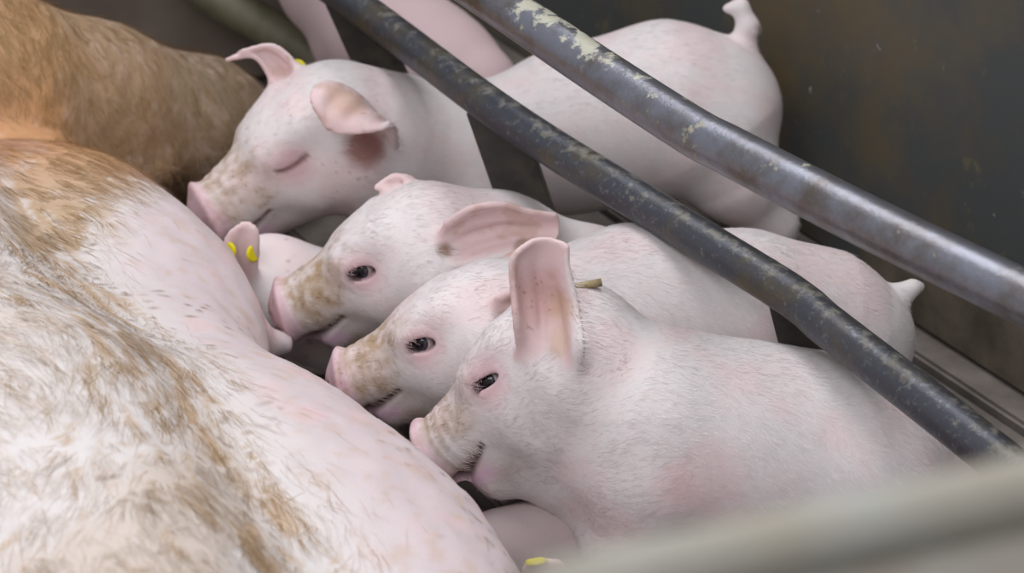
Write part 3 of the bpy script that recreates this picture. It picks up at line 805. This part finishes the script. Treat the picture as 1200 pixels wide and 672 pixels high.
# piglet squeezed low between the third and the fourth
H = W(262, 352, 0.20)
sp = [W(330, 362, 0.21), W(390, 362, 0.22), W(440, 366, 0.225), W(470, 372, 0.225)]
er = [[W(264, 330, 0.17), W(280, 326, 0.172), W(298, 330, 0.17)], [W(262, 300, 0.165), W(280, 298, 0.170), W(299, 300, 0.165)], [W(268, 278, 0.165), W(284, 276, 0.169), W(300, 278, 0.165)], [W(282, 264, 0.167), W(290, 262, 0.169), W(298, 266, 0.167)]]
piglet('low white piglet mostly hidden under its neighbours, ear with yellow tag showing', H, (-0.85, -0.25, -0.45), 0.0, 0.85,
       sp, [0.050, 0.050, 0.047, 0.036], [([W(380, 385, 0.20), W(375, 415, 0.2)], [0.025, 0.013]), ([W(450, 385, 0.21), W(455, 410, 0.21)], [0.028, 0.013])], [(er, 0.004)],
       (-0.42, 0.10, -0.01), (-0.04, 0.30, 0.24), 0.004, closed=True, mud=0.2, nhair=0, seed=6,
       tags=[(W(268, 294, 0.160), (-0.55, -0.8, 0.2), 0.009), (W(297, 297, 0.162), (0.8, -0.6, 0.2), 0.009)])

# piglet lying in the shade under the nearest piglet's chin
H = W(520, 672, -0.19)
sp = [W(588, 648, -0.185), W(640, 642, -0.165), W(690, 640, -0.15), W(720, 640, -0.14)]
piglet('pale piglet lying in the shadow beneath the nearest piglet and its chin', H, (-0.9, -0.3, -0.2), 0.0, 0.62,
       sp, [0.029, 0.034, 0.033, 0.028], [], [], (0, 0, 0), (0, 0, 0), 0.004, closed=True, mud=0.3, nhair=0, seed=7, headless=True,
       spots=[(W(640, 640, -0.17), 0.4, (170, 154, 152), 0.85)])  # grey tint over the whole coat paints in the shade under the chin
H = W(650, 772, -0.33)
sp = [W(700, 777, -0.33), W(770, 777, -0.33), W(830, 782, -0.33), W(850, 787, -0.33)]
er = [[W(622, 700, -0.345), W(640, 696, -0.34), W(660, 700, -0.345)], [W(615, 676, -0.345), W(636, 672, -0.34), W(660, 676, -0.345)], [W(620, 660, -0.345), W(638, 657, -0.342), W(656, 660, -0.345)]]
piglet('piglet at the bottom edge below the gate rail, pale ear tip with yellow tag', H, (-0.95, -0.2, -0.2), 0.0, 0.8,
       sp, [0.042, 0.046, 0.044, 0.036], [], [(er, 0.004)], (-0.12, -0.43, -0.01), (0.24, -0.25, 0.16), 0.004, closed=True, mud=0.3, nhair=0, seed=8,
       tags=[(W(628, 658, -0.350), (-0.15, 0.42, 1), 0.009)])
# pinkish piglet behind the rails
H = W(345, -75, 0.86)
sp = [W(392, -20, 0.80), W(450, 36, 0.74), W(510, 85, 0.70), W(560, 105, 0.66)]
piglet('pinkish piglet standing far behind the rails, only its blurred flank showing', H, (-0.75, 0.6, -0.2), 0.0, 0.95,
       sp, [0.06, 0.066, 0.07, 0.05], [([W(400, 60, 0.76), W(400, 130, 0.76)], [0.03, 0.016]), ([W(530, 130, 0.68), W(535, 190, 0.68)], [0.035, 0.016])], [],
       (-0.42, 0.50, -0.01), (0.10, 1.0, 0.36), 0.005, closed=True, mud=0.3, nhair=0, seed=9, spots=[(W(460, 40, 0.72), 0.5, (204, 178, 178), 0.8)])

# ------------------------------------------------------------------ the sow
AS = norm([0.461, -0.887, 0.0]); NS = np.array([0.887, 0.461, 0.0]); OS = np.array([-0.20, 0.07, 0.0])     # line the snouts reach
def S(a, n, z): return OS + AS * a + NS * n + np.array([0, 0, z])
F = Field((-1.25, -1.30, -0.01), (0.40, 0.85, 0.50), 0.0062)
# trunk lying on its side
F.chain([S(-0.48, -0.42, 0.15), S(-0.15, -0.40, 0.165), S(0.30, -0.38, 0.165), S(0.80, -0.38, 0.15)], [0.145, 0.17, 0.175, 0.155], 0.06)
# udder: one long swelling with shallow lobes
F.chain([S(-0.42, -0.18, 0.115), S(-0.2, -0.185, 0.125), S(0.30, -0.18, 0.125), S(0.75, -0.18, 0.12)], [0.09, 0.105, 0.105, 0.09], 0.09)
F.ell(S(-0.12, -0.160, 0.122), AX, (0.26, 0.138, 0.122), 0.03)
F.ell(S(0.42, -0.172, 0.128), AX, (0.285, 0.146, 0.128), 0.03)
# teats reaching into the mouths
for a, zz, ne in ((-0.40, 0.13, 0.004), (-0.14, 0.125, 0.002), (-0.01, 0.115, -0.016), (0.13, 0.115, -0.016)):
    F.cone(S(a, -0.07, zz), S(a, ne, zz - 0.012), 0.024, 0.013, 0.02)
# ham and hind leg
F.chain([S(-0.56, -0.40, 0.20), W(-40, 105, 0.40), W(110, 125, 0.48), W(235, 155, 0.55), W(320, 190, 0.58)], [0.17, 0.105, 0.082, 0.074, 0.05], 0.05)
F.chain([S(-0.58, -0.33, 0.10), S(-0.66, -0.05, 0.07), S(-0.72, 0.10, 0.05)], [0.10, 0.06, 0.04], 0.05)
# foreleg, neck and head (outside the picture)
F.chain([S(0.84, -0.28, 0.10), S(0.90, -0.08, 0.06), S(0.94, 0.06, 0.045)], [0.10, 0.055, 0.04], 0.05)
F.chain([S(0.80, -0.38, 0.15), S(0.98, -0.36, 0.14), S(1.10, -0.34, 0.12), S(1.24, -0.30, 0.09)], [0.15, 0.13, 0.11, 0.06], 0.06)
V, Q = F.mesh(3)
NV = vnormals(V, Q)
n1, n2 = fbm(V * 9, 5), fbm(V * 40 + 5)
V = V + NV * (0.010 * (n1 - 0.5) + 0.005 * (n2 - 0.5))[:, None]
rel = V - OS; a_ = rel @ AS; n_ = rel @ NS
TAN, OCH, SWHITE, SPINK = lin(176, 142, 104), lin(168, 138, 98), lin(219, 213, 209), lin(205, 190, 191)
C = SWHITE[None] * (0.95 + 0.12 * (n1 - 0.5))[:, None]
def smix(col, m):
    global C
    m = np.clip(m, 0, 1)[:, None]; C = C * (1 - m) + np.asarray(col)[None] * m
leg = sstep(-0.33, -0.42, a_ - 0.25 * (n_ + 0.2) + 0.10 * (n1 - 0.5))
nb = -0.20 + 0.12 * sstep(0.05, -0.25, a_)
streak = fbm(np.stack([a_ * 22 + 8 * n1, n_ * 110 + 6 * n1, V[:, 2] * 110], 1), 3)
smix(SPINK, sstep(-0.02, 0.08, n_ - nb) * 0.9)
smix(OCH, sstep(0.50, 0.76, n1 + 0.25 * (n2 - 0.5)) * 0.35 * (1 - sstep(-0.03, 0.04, n_ - nb)))
brn = 0.20 + 0.75 * np.exp(-((n_ - nb + 0.05) / 0.05) ** 2) + 0.75 * sstep(0.14, -0.20, a_)
smix(lin(176, 142, 98), sstep(0.66, 0.84, streak + 0.26 * brn) * 0.7 * (1 - sstep(-0.03, 0.06, n_ - nb)))
smix(lin(196, 140, 88), sstep(-0.05, -0.25, a_) * (1 - sstep(-0.03, 0.03, n_ - nb + 0.1 * (n1 - 0.5))) * 0.75)
smix(TAN, leg * 0.9)
smix(lin(128, 114, 94), leg * sstep(-0.10, 0.10, n_ + 0.2 * (n1 - 0.5)) * 0.85)
smix(lin(222, 186, 184), 0.5 * sstep(0.52, 0.7, fbm(V * 30 + 4, 4)) * sstep(0.0, 0.06, n_ - nb) * (1 - leg))
smix(lin(200, 176, 160), 0.6 * sstep(0.52, 0.72, fbm(V * 75, 4)) * sstep(0.0, 0.06, n_ - nb))
smix(lin(126, 100, 74), 0.7 * sstep(0.68, 0.74, fbm(V * 170, 2)) * sstep(0.45, 0.6, n1))
sow = thing('sow', 'large white sow lying on her side, belly to the piglets, with muddy tan bristles', 'pig', tuple(S(0.1, -0.3, 0)))
o = link('body', np_mesh('sow_body', V, Q, C), M_SOW); attach(o, sow)
def sflow(p):
    r = p - OS; n = r @ NS
    w = (fbm(p * 7 + 2, 2) - 0.5)[:, None] * 2.2
    return AS[None] * 0.8 + NS[None] * (0.25 - w) + np.array([0, 0, -0.25])
cov = np.clip(1 - sstep(-0.05, 0.04, n_ - nb + 0.12 * (n1 - 0.5)) + 0.6 * leg, 0, 1) + 0.012
def stint(c, p, rng, tid):
    r = p - OS; g = fbm(p * 10 + 3, 3); q = fbm(p * 9, 3)
    st = fbm(np.stack([(r @ AS) * 22 + 8 * q, (r @ NS) * 110 + 6 * q, p[:, 2] * 110], 1), 2)
    nbp = -0.20 + 0.12 * sstep(0.05, -0.25, r @ AS)
    bp = 0.22 + 0.75 * np.exp(-((r @ NS - nbp + 0.05) / 0.05) ** 2) + 0.75 * sstep(0.14, -0.20, r @ AS)
    k = np.clip(sstep(0.62, 0.86, st + 0.28 * bp + 0.3 * (g - 0.5) + 0.18 * (rng.random(len(p)) - 0.5)), 0, 1)[:, None]
    br = (0.86 + 0.28 * rng.random((len(p), 1)))
    return np.clip((c * np.array([1.08, 1.04, 0.98]) * (1 - 0.75 * k) + 0.75 * k * lin(158, 128, 84)) * br, 0, 0.9)
hv, hf, hc = fur(V, Q, NV, C, 150000, 0.036, 0.00026, sflow, 0.13, 3, stint, cov, 0.35, 0.0, 12, 0.012, 0.6)
o = link('bristles', np_mesh('bristles', hv, hf, hc), M_BRISTLE); o['kind'] = 'stuff'; attach(o, sow)

# ------------------------------------------------------------------ small details
st = tube('straw', [W(664, 337, -0.132), W(684, 335, -0.130), W(705, 331, -0.128)], 0.0036, M_STRAW, 8)
st['label'] = 'short muddy piece of straw stuck beside the upright pink ear'; st['category'] = 'straw'
